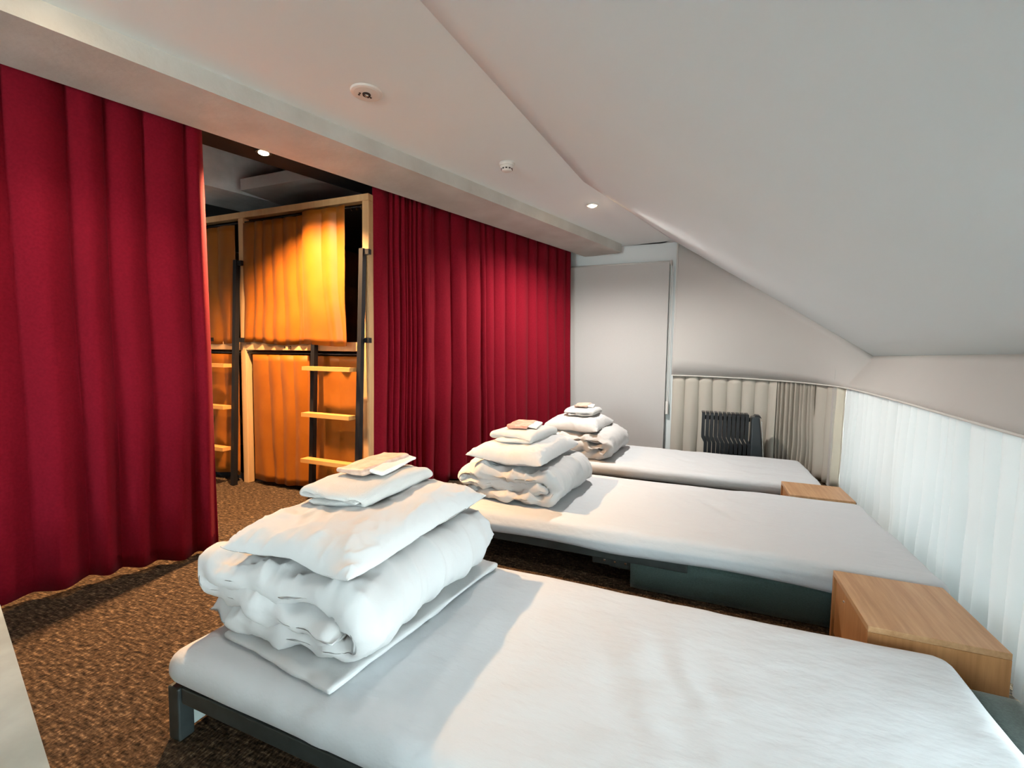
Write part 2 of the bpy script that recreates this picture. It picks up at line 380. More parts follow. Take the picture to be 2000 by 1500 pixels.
# wall behind the camera
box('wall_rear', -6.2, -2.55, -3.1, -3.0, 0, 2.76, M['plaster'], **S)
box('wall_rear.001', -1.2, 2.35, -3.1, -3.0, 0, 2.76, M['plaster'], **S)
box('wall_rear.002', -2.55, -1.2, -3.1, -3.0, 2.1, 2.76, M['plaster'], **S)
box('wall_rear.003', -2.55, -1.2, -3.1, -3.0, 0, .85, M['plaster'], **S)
w2 = bpy.data.objects.new('added_window', None); COL.objects.link(w2); w2['kind'] = 'structure'  # unseen window added for daylight that lifts the slope and ceiling
for xx in (-2.55, -1.90, -1.25): box('mullion', xx, xx + .05, -3.08, -3.03, .85, 2.1, M['alu'], w2)
for k in range(2): box('pane', -2.50 + .65 * k, -1.90 + .65 * k, -3.06, -3.055, .85, 2.1, M['glass'], w2)
portal('window_portal', (-1.875, -3.12, 1.475), (0, 1, 0), 1.35, 1.25)  # portal of the added rear window
# concrete beam above the red curtains
bbox('ceiling_beam', -3.6, 4.62, -2.81, -2.372, ZB, 2.74, M['concrete'], **S)['label'] = 'raw concrete beam above the red curtains'
# the bunk corridor beyond the curtains
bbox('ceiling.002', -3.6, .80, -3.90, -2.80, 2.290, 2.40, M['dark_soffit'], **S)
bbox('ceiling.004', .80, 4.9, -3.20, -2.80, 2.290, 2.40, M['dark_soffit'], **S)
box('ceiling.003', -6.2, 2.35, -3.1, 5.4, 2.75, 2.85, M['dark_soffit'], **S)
box('sky_light_blocker', 2.25, 2.35, -3.1, 5.4, 1.25, 2.75, M['plaster'], **S)  # unseen blocker added above the slope to keep sky light out
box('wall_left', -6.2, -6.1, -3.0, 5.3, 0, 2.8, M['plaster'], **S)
bbox('wall_left.001', 4.62, 4.72, -3.6, -2.83, 0, 2.3, M['plaster'], **S)
bbox('ceiling_beam.001', 0.9, 5.4, -4.79, -4.25, 2.38, 2.745, M['concrete_pale'], **S)['label'] = 'concrete beam in the bunk corridor, running away behind the red curtain'
box('ceiling_beam.002', -3.5, -1.5, 2.66, 3.3, 2.375, 2.465, M['concrete'], **S)['label'] = 'concrete beam running above the wooden bunk'
# low concrete ledge beside the camera
lb = [bp(-1.2, -2.45), bp(-1.2, -.72), bp(.060, -.72), bp(-.018, -2.45)]
o = hexa('concrete_ledge', lb, [p + Vector((0, 0, .45)) for p in lb], M['ledge'])
tag(o, 'low pale concrete ledge in the bottom left corner', 'ledge')

# ================================================================ CURTAINS
def pleats(total, lam, jit, rnd):
    b = [0.0]
    while b[-1] < total: b.append(b[-1] + lam * (1 + jit * (rnd.random() * 2 - 1)))
    return b
def curtain(name, path, z0, z1, bounds, amp, m, label, cat='curtain', group=None, side=1, ns=240, nzv=22, power=.7, sway=.012, seed=0, top_follow=None, hem=0.01, thick=.004, round_low=.5, s0=0.0, s1=None, spread=0.0, lean=0.0):
    """pleated cloth hanging from a plan path; bounds = pleat borders along the path in metres"""
    P = [Vector(p) for p in path]; L = poly_len(P); s1 = L[-1] if s1 is None else s1
    amps = [amp * (.75 + .5 * random.random()) for _ in bounds]
    def lobe(s):
        for i in range(len(bounds) - 1):
            if s < bounds[i + 1]:
                u = (s - bounds[i]) / (bounds[i + 1] - bounds[i]); return max(0.0, min(1.0, u)), amps[i], i
        return 1.0, amps[-1], len(bounds)
    def fn(a, bb):
        s = s0 + a * (s1 - s0); zf = bb                      # zf 0 bottom .. 1 top
        p, d = poly_at(P, L, s)
        nrm = Vector((d.y, -d.x, 0)) * side
        lo = 1 - zf
        ss = (s - s0) + sway * lo * nz(s * 3.1 + seed, lo * 2.2, seed * 1.7) * 2 + sway * lo * math.sin(s * 5 + seed)
        u, am, i = lobe(ss)
        sharp = max(0.0, math.sin(PI * u)) ** power
        soft = .5 - .5 * math.cos(2 * PI * u)
        k = round_low * lo
        off = am * (sharp * (1 - k) + soft * k) * (.72 + .28 * lo)
        off += lean * lo
        off += .010 * lo * nz(s * 2.3, lo * 3 + seed, 4.0) + .004 * nz(s * 9, lo * 5 + seed, 2.0)
        zt = p.z if top_follow else z1
        z = z0 + (zt - z0) * zf + (hem * (math.sin(s * 7 + seed) * .6 + nz(s * 4, seed)) * lo ** 6)
        if spread: p = p + d * (spread * lo * lo * (a - .5))
        q = Vector((p.x, p.y, 0)) + nrm * off; q.z = z
        return q
    o = obj(name, grid_me(name, fn, ns, nzv), m, smooth=True)
    if thick:
        md = o.modifiers.new('thickness', 'SOLIDIFY'); md.thickness = thick; md.offset = 0
    return tag(o, label, cat, group)
rnd = random.Random(3)
G = 'red curtains under the concrete beam'
def rel(b): return [x_ - b[0] for x_ in b]
tl = [-.62, -.45, -.28, -.07, .115, .302, .432, .575, .745, .828]
curtain('red_curtain', [bp(tl[0], -2.892), bp(.828, -2.885)], .028, 2.28, rel(tl), .075, M['red'], 'wide dark red curtain at the left edge, nearest the camera', group=G, seed=1.3, ns=330, nzv=30, power=.5, round_low=.8, hem=.014, lean=.10)
tg = [1.825, 1.954, 1.989, 2.051, 2.087, 2.124, 2.162, 2.200, 2.259, 2.37]
curtain('red_curtain', [bp(tg[0] + .01, -2.850), bp(tg[-1], -2.890)], .02, 2.235, rel(tg), .055, M['red'], 'narrow bunched red curtain beside the wooden bunk post', group=G, seed=5.1, ns=240, nzv=30, power=.55, sway=.016)
tw = [2.30, 2.436, 2.601, 2.779, 2.956, 3.009, 3.133, 3.291, 3.443, 3.637, 3.773, 3.972, 4.124, 4.29, 4.40]
curtain('red_curtain', [bp(tw[0], -2.955), bp(2.44, -2.915), bp(tw[-1], -2.90)], .02, 2.28, rel(tw), .07, M['red'], 'wide red curtain hanging next to the white roller blind', group=G, seed=8.7, ns=420, nzv=30, power=.5, round_low=.6, lean=.05)

# window curtains, hung from the rail path
rp_ = [Vector((p.x, p.y, p.z - .006)) for p in RS]
def inset(P, d):
    o_ = []
    for i, p in enumerate(P):
        t = (P[min(i + 1, len(P) - 1)] - P[max(i - 1, 0)]).normalized(); o_.append(p + Vector((-t.y, t.x, 0)) * d)
    return o_
RI = inset(rp_, .055); RIL = poly_len(RI)          # towards the outside of the room
def s_at(cond):
    return next(L for p, L in zip(RI, RIL) if cond(p))
sA = s_at(lambda p: p.x > .70); sB = s_at(lambda p: p.x > .98); sC = s_at(lambda p: p.y < 4.42 and p.x > 1.0); sD = RIL[-1]
curtain('window_curtain', RI, .015, 0, pleats(sA + .05, .135, .12, rnd), .05, M['beige_curtain'], 'pale beige curtain hanging behind the black oil radiator', group='curtains of the low window', seed=2.2, ns=260, nzv=14, power=.45, top_follow=True, s0=0.012, s1=sA, round_low=.3, thick=.003)
curtain('window_curtain', RI, .015, 0, pleats(sB - sA + .05, .040, .25, rnd), .05, M['grey_curtain'], 'tightly gathered taupe curtain in the corner of the window', group='curtains of the low window', seed=3.9, ns=200, nzv=14, power=.7, top_follow=True, s0=sA - .01, s1=sB, sway=.018, thick=.003)
curtain('window_curtain', RI, .015, 0, pleats(sC - sB + .05, .13, .2, rnd), .05, M['beige_curtain'], 'short beige curtain between the gathered curtain and the white sheer', group='curtains of the low window', seed=6.6, ns=110, nzv=14, power=.6, top_follow=True, s0=sB - .03, s1=sC + .02, thick=.003)
curtain('sheer_curtain', RI, .02, 0, pleats(sD - sC + .1, .115, .35, rnd), .055, M['sheer'], 'long white sheer curtain glowing in front of the low window', seed=4.4, ns=560, nzv=14, power=.55, top_follow=True, s0=sC - .02, s1=s_at(lambda p: p.y < 1.36), sway=.03, thick=0)

# ================================================================ BUNK
YB = 2.595
bunk = empty('bunk_bed', 'built-in wooden double-decker bunk behind the red curtains', 'bunk bed', loc=(-3.4, YB, 0))
def bx(name, x0, x1, y0, y1, z0, z1, m=None, par=bunk, bev=0.0):
    o = box(name, x0, x1, y0, y1, z0, z1, m or M['oak'], None, bev); o.parent = par; o.matrix_parent_inverse = Matrix.Translation(-Vector(par.location)); return o
for x0 in (-4.645, -3.425, -2.197): bx('post', x0, x0 + .056, YB - .02, YB + .035, 0, 2.121, bev=.003)
bx('top_rail', -4.645, -2.141, YB - .022, YB + .037, 2.121, 2.168, bev=.003)
for x0 in (-4.589, -3.369): bx('platform_edge', x0, x0 + 1.164 + (.008 if x0 > -4 else 0), YB - .018, YB + .03, 1.085, 1.150, bev=.002)
for x0 in (-4.589, -3.369): bx('platform', x0, x0 + 1.16, YB + .031, 4.55, 1.09, 1.14)
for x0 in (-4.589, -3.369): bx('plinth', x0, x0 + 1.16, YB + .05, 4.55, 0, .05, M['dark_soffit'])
for x0 in (-4.63, -3.41, -2.165): bx('side_panel', x0, x0 + .022, YB + .036, 4.55, 0, 2.12)
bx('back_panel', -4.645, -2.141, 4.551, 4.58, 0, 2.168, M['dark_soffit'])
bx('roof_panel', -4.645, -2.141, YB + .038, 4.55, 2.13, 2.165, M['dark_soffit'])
for x0, zz in ((-4.589, 2.092), (-3.369, 2.092), (-4.589, 1.062), (-3.369, 1.062)):
    o = obj('curtain_rod', tube_me('curtain_rod', [(x0, YB - .002, zz), (x0 + 1.17, YB - .002, zz)], .006, 8), M['black_steel'], smooth=True); o.parent = bunk; o.matrix_parent_inverse = Matrix.Translation(-bunk.location)
for x0 in (-2.30, -2.255, -2.215):
    o = obj('curtain_ring', lathe_me('curtain_ring', [(.010, -.002), (.013, -.002), (.013, .002), (.010, .002)], 14), M['chrome']); o.parent = bunk; o.matrix_parent_inverse = Matrix.Translation(-bunk.location)
    o.rotation_euler = (0, R_(90), 0); o.location = (x0, YB - .002, 2.083)
# berth number on the platform edge: a drop mark and "10"
fc = bpy.data.curves.new('berth_number', 'FONT'); fc.body = '10'; fc.size = .040; fc.extrude = .0008
fo = bpy.data.objects.new('berth_number', fc); COL.objects.link(fo)
bpy.context.view_layer.update()
me = bpy.data.meshes.new_from_object(fo.evaluated_get(bpy.context.evaluated_depsgraph_get())); bpy.data.objects.remove(fo)
o = obj('berth_number', me, M['dark_print']); o.parent = bunk; o.matrix_parent_inverse = Matrix.Translation(-bunk.location)
o.rotation_euler = (R_(90), 0, 0); o.location = (-2.915, YB - .0195, 1.092)
o = obj('berth_mark', lathe_me('berth_mark', [(.009, 0), (.009, .001)], 16), M['dark_print']); o.parent = bunk; o.matrix_parent_inverse = Matrix.Translation(-bunk.location)
o.rotation_euler = (R_(90), 0, 0); o.location = (-2.945, YB - .0185, 1.108)

def ladder(name, label, xr, group):
    root = empty(name, label, 'ladder', group, loc=(xr, YB - .1, 0))
    def add(nm, x0, x1, ya, yb, z0, z1, m, dy=.03):
        # sheared bar: y at foot ya, y at head yb
        h = .5 * dy; b = [Vector((x0, ya - h, z0)), Vector((x1, ya - h, z0)), Vector((x1, ya + h, z0)), Vector((x0, ya + h, z0))]
        t = [Vector((x0, yb - h, z1)), Vector((x1, yb - h, z1)), Vector((x1, yb + h, z1)), Vector((x0, yb + h, z1))]
        o = hexa(nm, [p - root.location for p in b], [p - root.location for p in t], m, root); return o
    sl = lambda z: 2.484 + .043 * z / 1.17
    add('stile', xr - .034, xr, sl(0), sl(1.79), 0, 1.79, M['black_steel'], .036)
    add('stile', xr - .455, xr - .421, sl(0), sl(1.185), 0, 1.185, M['black_steel'], .036)
    for z in (.285, .615, .945):
        add('rung', xr - .465, xr - .035, sl(z) - .052, sl(z) - .052, z, z + .028, M['rung'], .068)
    add('bracket', xr, xr + .038, YB - .037, YB - .037, 1.145, 1.180, M['black_steel'], .03)
    add('bracket', xr, xr + .038, YB - .037, YB - .037, 1.750, 1.785, M['black_steel'], .03)
    add('bracket', xr - .455, xr - .330, YB - .037, YB - .037, 1.152, 1.182, M['black_steel'], .03)
    return root
ladder('bunk_ladder', 'black steel ladder with wooden rungs, nearest the red curtain on the right', -2.155, 'bunk ladders')
ladder('bunk_ladder', 'black steel ladder with wooden rungs, half hidden by the left red curtain', -3.400, 'bunk ladders')

GY = 'yellow bunk curtains'
def ycurt(x0, x1, z0, z1, dy, lam, amp, label, seed, hem=.012, spread=0.0, power=.8):
    return curtain('bunk_curtain', [(x0, YB + dy, 0), (x1, YB + dy, 0)], z0, z1, pleats(x1 - x0 + .05, lam, .3, rnd), amp, M['yellow'], label, group=GY, seed=seed, ns=110, nzv=20, hem=hem, power=power, sway=.03, round_low=.7, spread=spread, thick=.003)
ycurt(-3.362, -2.69, 1.135, 2.075, -.022, .12, .022, 'wide upper yellow satin curtain left of the ladder', 1.1)
ycurt(-2.70, -2.288, 1.128, 2.085, -.062, .15, .028, 'upper yellow satin curtain panel in front, above the ladder rungs', 2.7, hem=.02)
ycurt(-3.310, -2.700, .045, 1.048, -.004, .14, .024, 'lower yellow satin curtain left of the ladder', 3.2, hem=.02)
ycurt(-2.705, -2.205, .075, 1.048, .014, .25, .010, 'lower yellow satin curtain behind the ladder rungs', 4.8)
ycurt(-4.585, -3.470, 1.135, 2.075, -.012, .15, .022, 'upper yellow curtain next to the left red curtain', 5.5)
ycurt(-4.585, -3.470, .055, 1.048, -.004, .17, .02, 'lower yellow curtain next to the left red curtain', 6.1)

# ================================================================ ROLLER BLIND
rb = empty('roller_blind', 'white roller blind pulled down on the back wall', 'blind', loc=(-.885, 5.20, 2.09))
def rbp(o): o.parent = rb; o.matrix_parent_inverse = Matrix.Translation(-rb.location); return o
rbp(obj('roller_tube', tube_me('roller_tube', [(-1.455, 5.19, 2.082), (-.325, 5.19, 2.082)], .022, 20), M['white_plastic'], smooth=True))
rbp(box('blind_fabric', -1.44, -.335, 5.166, 5.169, .085, 2.082, M['blind']))
rbp(box('bottom_bar', -1.44, -.335, 5.158, 5.177, .06, .086, M['white_plastic'], bev=.003))
for x in (-1.462, -.324): rbp(box('bracket', x, x + .006, 5.165, 5.229, 2.055, 2.11, M['white_plastic']))
rbp(obj('pull_cord', tube_me('pull_cord', [(-.318, 5.18, 2.08), (-.318, 5.18, .52)], .0035, 6), M['white_plastic']))
rbp(obj('pull_cord', tube_me('pull_cord', [(-.300, 5.18, 2.08), (-.302, 5.18, .52)], .0035, 6), M['white_plastic']))
rbp(box('cord_holder', -.325, -.298, 5.172, 5.229, .46, .60, M['white_plastic'], bev=.004))

# ================================================================ OIL RADIATOR
rad = empty('oil_radiator', 'black finned oil radiator standing behind the farthest bed', 'radiator', loc=(.30, 4.80, 0))
fin_me = None
prof = [(-.0, .545), (0, .315), (.026, .265), (.026, .075)]
def fin_mesh():
    v = []; f = []
    tk = .0145; y0, y1 = -.075, .075
    P = [(-.004, .556)] + prof
    rows = []
    for (x, z) in P:
        ins = .012 if z > .55 else 0
        rows.append([Vector((x - tk, y0 + ins, z)), Vector((x + tk, y0 + ins, z)), Vector((x + tk, y1 - ins, z)), Vector((x - tk, y1 - ins, z))])
    for r in rows: v += r
    for i in range(len(rows) - 1):
        for k in range(4): f.append((i * 4 + k, i * 4 + (k + 1) % 4, (i + 1) * 4 + (k + 1) % 4, (i + 1) * 4 + k))
    f.append((0, 1, 2, 3)); n = (len(rows) - 1) * 4; f.append((n + 3, n + 2, n + 1, n)); return pyd('fin', v, f)
fm = fin_mesh()
for k in range(11):
    o = obj('fin', fm, M['radiator'], rad); o.location = (-.245 + .0375 * k, 0, 0)
obj('oil_pipe', tube_me('oil_pipe', [(-.25, 0, .50), (.16, 0, .50)], .02, 12), M['radiator'], rad, smooth=True)
obj('oil_pipe', tube_me('oil_pipe', [(-.22, 0, .12), (.18, 0, .12)], .02, 12), M['radiator'], rad, smooth=True)
cb = hexa('control_box', [Vector((.165, -.085, .07)), Vector((.285, -.085, .07)), Vector((.285, .085, .07)), Vector((.165, .085, .07))],
          [Vector((.165, -.07, .535)), Vector((.235, -.07, .535)), Vector((.235, .07, .535)), Vector((.165, .07, .535))], M['radiator_box'], rad)
md = cb.modifiers.new('bevel', 'BEVEL'); md.width = .014; md.segments = 3
cp = hexa('control_cap', [Vector((.19, -.06, .535)), Vector((.25, -.06, .525)), Vector((.25, .06, .525)), Vector((.19, .06, .535))],
          [Vector((.20, -.05, .553)), Vector((.235, -.05, .549)), Vector((.235, .05, .549)), Vector((.20, .05, .553))], M['radiator'], rad)
obj('chrome_strip', tube_me('chrome_strip', [(.245, -.083, .50), (.275, -.089, .12)], .004, 6), M['chrome'], rad)
for xx in (-.19, .19):
    box('foot', xx - .02, xx + .02, -.12, .12, .03, .05, M['radiator'], rad)
    for s in (-1, 1):
        w_ = obj('caster', lathe_me('caster', [(.0, -.01), (.022, -.01), (.022, .01), (.0, .01)], 16), M['radiator'], rad); w_.rotation_euler = (0, R_(90), 0); w_.location = (xx, .1 * s, .022)

# ================================================================ BEDS
def bed(label, x0, x1, y0, y1, zt, seed, th=.095, drape=0.0):
    cx, cy = (x0 + x1) / 2, (y0 + y1) / 2; zb = zt - th
    root = empty('sofa_bed', label, 'bed', 'pull-out sofa beds with white sheets', loc=(cx, cy, 0))
    hx, hy = (x1 - x0) / 2, (y1 - y0) / 2
    def disp(p, n):
        a = .005 * nz(p.x * 2.2 + seed, p.y * 3.0, seed) + .004 * nz(p.x * 4 + seed + p.y, p.y * 9, 2 + seed)
        r1 = ridged(p.x * 1.6 + seed * 3, p.y * 1.1 + p.x * .5, 7.0); a += .006 * max(0, r1 - .8) * 5 * (.5 + nz(p.x, p.y * 2, seed))
        # cluster of creases towards the head end
        c = math.exp(-((p.x - .25 * hx) / .25) ** 2 - ((p.y - .1) / .3) ** 2); a += .009 * c * nz(p.x * 16 + p.y * 9, p.y * 5, seed)
        d = n * a
        if n.y < -.5 or n.z < -.1 and p.y < -hy * .9:
            k = drape; low = max(0.0, (.03 - p.z) / .06)
            d += Vector((0, -.018 * k * low * (.6 + .5 * nz(p.x * 2.5, seed)), -.020 * k * low * (.5 + .9 * nz(p.x * 1.8 + 4, seed))))
            d += Vector((0, -.006 * k * math.exp(-((p.z - .005 - .012 * p.x) / .010) ** 2), 0))
        return d
    m_ = obj('mattress', softbox_me('mattress', (hx, hy, th / 2), .045, (90, 44, 10), disp), M['sheet'], root, smooth=True); m_.location = (0, 0, zb + th / 2)
    # steel pull-out frame
    zr = zb - .002
    xg = -hx + 1.0
    for s in (-1, 1): box('side_rail', -hx + .055, xg + .25, s * (hy - .03) - .012, s * (hy - .03) + .012, zr - .045, zr, M['frame_steel'], root, bev=.003)
    box('end_rail', -hx + .02, -hx + .06, -hy + .03, hy - .03, zr - .045, zr, M['frame_steel'], root, bev=.003)
    for s in (-1, 1):
        box('leg', -hx + .008, -hx + .053, s * (hy - .032) - .021, s * (hy - .032) + .021, 0, zr - .001, M['frame_steel'], root, bev=.004)
    box('end_panel', -hx + .022, -hx + .036, -hy + .06, hy - .06, .012, zr - .047, M['pale_steel'], root)
    for k in range(7):
        xx = -hx + .14 + k * .14; box('slat', xx, xx + .06, -hy + .045, hy - .045, zr - .014, zr, M['frame_steel'], root)
    br_ = box('slide_bracket', xg - .18, xg + .06, -hy + .045, -hy + .060, zr - .085, zr - .046, M['frame_steel'], root, bev=.002)
    for k in range(3):
        o_ = obj('bolt', lathe_me('bolt', [(.006, 0), (.006, .004), (.003, .006)], 10), M['chrome'], br_); o_.rotation_euler = (R_(90), 0, 0); o_.location = (xg - .12 + .05 * k, -hy + .045, zr - .062)
    box('slide_rail', xg - .10, xg + .2, -hy + .062, -hy + .085, zr - .098, zr - .086, M['frame_steel'], root)
    # upholstered base against the window
    sm = softbox_me('upholstered_base', ((hx - .02 - xg) / 2, hy - .025, (zr - .004) / 2), .012, (30, 16, 6), lambda p, n: n * (.0025 * nz(p.x * 6 + seed, p.y * 6, p.z * 9)))
    o_ = obj('upholstered_base', sm, M['green_fabric'], root, smooth=True); o_.location = ((xg + hx - .02) / 2, 0, (zr - .004) / 2 + .001)
    return root
B1 = bed('white-sheeted sofa bed in the foreground, nearest the camera', -1.335, .685, .745, 1.622, .250, 1.3)
bk = obj('backrest', softbox_me('backrest', (.070, .400, .094), .03, (8, 30, 8), lambda p, n: n * .003 * nz(p.x * 8, p.y * 8, p.z * 8)), M['green_fabric'], B1, smooth=True); bk.location = (.762 - B1.location.x, 1.20 - B1.location.y, .096)
B2 = bed('white-sheeted sofa bed in the middle with dark green base showing', -1.265, .885, 2.095, 3.105, .265, 4.1, drape=1.0)
B3 = bed('white-sheeted sofa bed farthest away, in front of the radiator', -1.215, .80, 3.455, 4.335, .250, 7.7)

# ================================================================ NIGHTSTANDS
def nightstand(label, x0, x1, y0, y1, zt):
    root = empty('nightstand', label, 'nightstand', 'wooden cube nightstands between the beds', loc=((x0 + x1) / 2, (y0 + y1) / 2, 0))
    hx, hy = (x1 - x0) / 2, (y1 - y0) / 2
    box('top_board', -hx, hx, -hy, hy, zt - .019, zt, M['walnut'], root, bev=.0015)
    box('side_board', -hx, hx, -hy, -hy + .018, .0, zt - .0195, M['walnut_v'], root, bev=.001)
    box('side_board', -hx, hx, hy - .018, hy, .0, zt - .0195, M['walnut_v'], root, bev=.001)
    box('back_board', hx - .018, hx - .002, -hy + .0185, hy - .0185, .0, zt - .0195, M['walnut_v'], root)
    box('base_board', -hx + .02, hx - .02, -hy + .0185, hy - .0185, .02, .038, M['walnut_v'], root)
    d = box('door', -hx + .008, -hx + .024, -hy + .020, hy - .020, .02, zt - .023, M['walnut_v'], root, bev=.001)
    k = obj('catch', lathe_me('catch', [(.004, 0), (.004, .003), (.002, .005)], 12), M['chrome'], d); k.rotation_euler = (0, R_(-90), 0); k.location = (-hx + .008, hy - .13, zt - .06)
    return root
nightstand('wooden nightstand between the nearest and the middle bed', .512, .845, 1.675, 2.075, .262)
nightstand('wooden nightstand between the middle and the farthest bed', .532, .858, 3.120, 3.445, .268)

# ================================================================ BEDDING
def duvet_me(name, W, Lv, H, seed, wr=1.25, k=2, NVv=130):
    """folded comforter: a thick sheet bent over at the right and rolled in at the left"""
    th = H / 2.75
    zl, zt_, zm = th * .5, H - th * .5, H * .5
    rr = (zt_ - zl) / 2; rl = (zt_ - zm) / 2
    xl, xr = -W / 2 + rl + th / 2, W / 2 - rr - th / 2
    C = []
    n1 = 26 * k
    for i in range(n1): C.append(Vector((-W / 2 + .05 + (xr + W / 2 - .05) * i / n1, 0, zl)))
    for i in range(16 * k): a = -PI / 2 + PI * i / (16 * k); C.append(Vector((xr + rr * math.cos(a), 0, (zl + zt_) / 2 + rr * math.sin(a))))
    for i in range(n1): C.append(Vector((xr + (xl - xr) * i / n1, 0, zt_)))
    for i in range(10 * k): a = PI / 2 + PI * i / (10 * k); C.append(Vector((xl + rl * math.cos(a) * 1.3, 0, (zm + zt_) / 2 + rl * math.sin(a))))
    for i in range(20 * k): C.append(Vector((xl + (xr + rr * .55 - xl) * i / (20 * k - 1), 0, zm)))
    Lc = poly_len(C); N = len(C)
    nr = []
    for i in range(N):
        t = (C[min(i + 1, N - 1)] - C[max(i - 1, 0)]).normalized(); nr.append(Vector((t.z, 0, -t.x)))
    loop = [(i, 1) for i in range(N)] + [(i, -1) for i in reversed(range(N))]
    v = []; f = []; NL = len(loop)
    for j in range(NVv):
        tt = -1 + 2 * j / (NVv - 1)
        # more rows near the ends
        tv = math.sin(tt * PI / 2)
        for (i, sgn) in loop:
            s = Lc[i] / Lc[-1]
            e = max(0.0, abs(tv) - .86) / .14
            hth = th / 2 * math.sqrt(max(0.0, 1 - e * e)) * .985
            cap = math.sqrt(max(0.0, 1 - (2 * s - 1) ** 24))
            side = 1 if tv > 0 else -1
            jit = .030 * nz(Lc[i] * 4.5 + seed, side * 3.1, seed) + .022 * nz(Lc[i] * 11, side * 5 + seed, 3)
            y = tv * (Lv / 2) + side * abs(tv) ** 6 * jit * 1.6
            p = C[i].copy(); nn = nr[i]
            endw = abs(tv) ** 3
            x_, z_ = p.x, p.z
            w_ = 0.0
            w_ += .010 * nz(Lc[i] * 3.2 + seed, y * 3.0, sgn * 2.0 + seed)
            w_ += endw * .026 * nz(Lc[i] * 15 + seed * 2, y * 5.5, sgn + 1.5)
            w_ += .0055 * nz(Lc[i] * 5 + y * 6, y * 13 + seed, sgn * 1.0)
            w_ += endw * .018 * (ridged(Lc[i] * 9 + y * 4, y * 6 + seed, 1.0) - .5) + .006 * (ridged(Lc[i] * 3 + y * 5 + seed, y * 3.5, 6.0) - .5)
            w_ += .0075 * wrinkle(y * 7 + seed, Lc[i] * 2.6, seed + sgn) + endw * .013 * wrinkle(Lc[i] * 11 + seed, y * 3.5, seed + 2 * sgn)
            w_ *= wr
            outer = 1.0
            q = p + nn * (sgn * hth * cap * (1 + .16 * nz(Lc[i] * 2 + seed, y * 2, 9))) + nn * (w_ * sgn * (0.35 + .65 * (hth / (th / 2))))
            # sagging rim: ends droop
            q.z -= .030 * endw * max(0.0, (p.z - zl) / H) * (1 + .8 * nz(p.x * 5, side * 2.0, seed))
            q.x += .012 * nz(y * 4, p.z * 5 + seed, 2.2)
            q.y = y
            q.z = max(q.z, .002 + .002 * abs(nz(q.x * 8, q.y * 8)))
            v.append(q)
    for j in range(NVv - 1):
        for k in range(NL):
            a = j * NL + k; b = j * NL + (k + 1) % NL; f.append((a, a + NL, b + NL, b))
    # close the ends strip by strip
    for j, rev in ((0, False), (NVv - 1, True)):
        base = j * NL
        for i in range(N - 1):
            q = (base + i, base + i + 1, base + NL - 2 - i, base + NL - 1 - i); f.append(q if not rev else q[::-1])
    return pyd(name, v, f)
def pillow_me(name, W, Lv, H, seed, sag=.6, crumple=1.8):
    NU, NVv = 80, 110
    def half(u, w):
        ex = (1 - abs(u) ** 5) * (1 - abs(w) ** 5)
        return max(0.0, ex) ** .55
    v = []; f = []; ids = {}
    def P(u, w, s):
        edge = 1 - .055 * (1 - abs(u) ** 2) * abs(w) ** 3 * 0 
        x = u * W / 2 * (1 - .07 * (1 - u * u * 0) * (1 - abs(w)) ** 0 * (math.cos(w * PI / 2)) * abs(u) ** 4)
        y = w * Lv / 2 * (1 - .06 * math.cos(u * PI / 2) * abs(w) ** 4)
        h = half(u, w)
        rim = (1 - h)
        wr = crumple * (.006 * nz(x * 6 + seed, y * 6, s + seed) + rim * .012 * nz(x * 14 + seed, y * 14, s * 2) * h ** .4 + .004 * wrinkle(x * 8 + y * 3 + seed, y * 5, seed) * h + rim * .010 * wrinkle(x * 16 + seed, y * 12, seed + s) * h ** .5)
        if s > 0: z = H * .72 * h + wr
        else: z = -H * .28 * h * sag + wr * .3
        z += .018 * (nz(u * 1.5 + seed, w * 1.5, 5)) + .012 * (abs(u) ** 4 * abs(w) ** 4)
        return Vector((x, y, z))
    for s in (1, -1):
        for j in range(NVv + 1):
            for i in range(NU + 1):
                u, w = math.sin((-1 + 2 * i / NU) * PI / 2), math.sin((-1 + 2 * j / NVv) * PI / 2)
                rim = i in (0, NU) or j in (0, NVv)
                if rim and s < 0: ids[(s, i, j)] = ids[(1, i, j)]; continue
                ids[(s, i, j)] = len(v); v.append(P(u, w, s))
    for s in (1, -1):
        for j in range(NVv):
            for i in range(NU):
                q = (ids[(s, i, j)], ids[(s, i + 1, j)], ids[(s, i + 1, j + 1)], ids[(s, i, j + 1)]); f.append(q if s > 0 else q[::-1])
    zmin = min(p.z for p in v)
    for p in v: p.z -= zmin
    return pyd(name, v, f)
def slab_me(name, half, r, seed, amp, n=(36, 36, 5)):
    return softbox_me(name, half, r, n, lambda p, nn: nn * (amp * nz(p.x * 7 + seed, p.y * 7, p.z * 20 + seed) + amp * .6 * nz(p.x * 19, p.y * 15 + seed, 2)))
def place(o, loc, rz=0.0, rx=0.0, ry=0.0):
    o.location = loc; o.rotation_euler = (rx, ry, rz); return o
GD, GP, GT, GB = 'folded duvets on the beds', 'pillows on the duvets', 'folded towels on the pillows', 'small amenity bags on the towels'
def bag(label, loc, W, Lv, rz, seed, rx=0, ry=0, m='bag'):
    root = empty('amenity_bag', label, 'bag', GB, loc=loc, rz=rz); root.rotation_euler = (rx, ry, rz)
    obj('wrapped_contents', slab_me('wrapped_contents', (W / 2, Lv / 2, .011), .010, seed, .007, (22, 30, 4)), M[m], root, smooth=True).location = (0, 0, .013)
    e = obj('clear_wrapper', slab_me('clear_wrapper', (.028, Lv * .46, .007), .006, seed + 3, .006, (10, 30, 4)), M['bag_clear'], root, smooth=True); e.location = (W / 2 + .012, .02, .010); e.rotation_euler = (0, R_(8), R_(6))
    return root
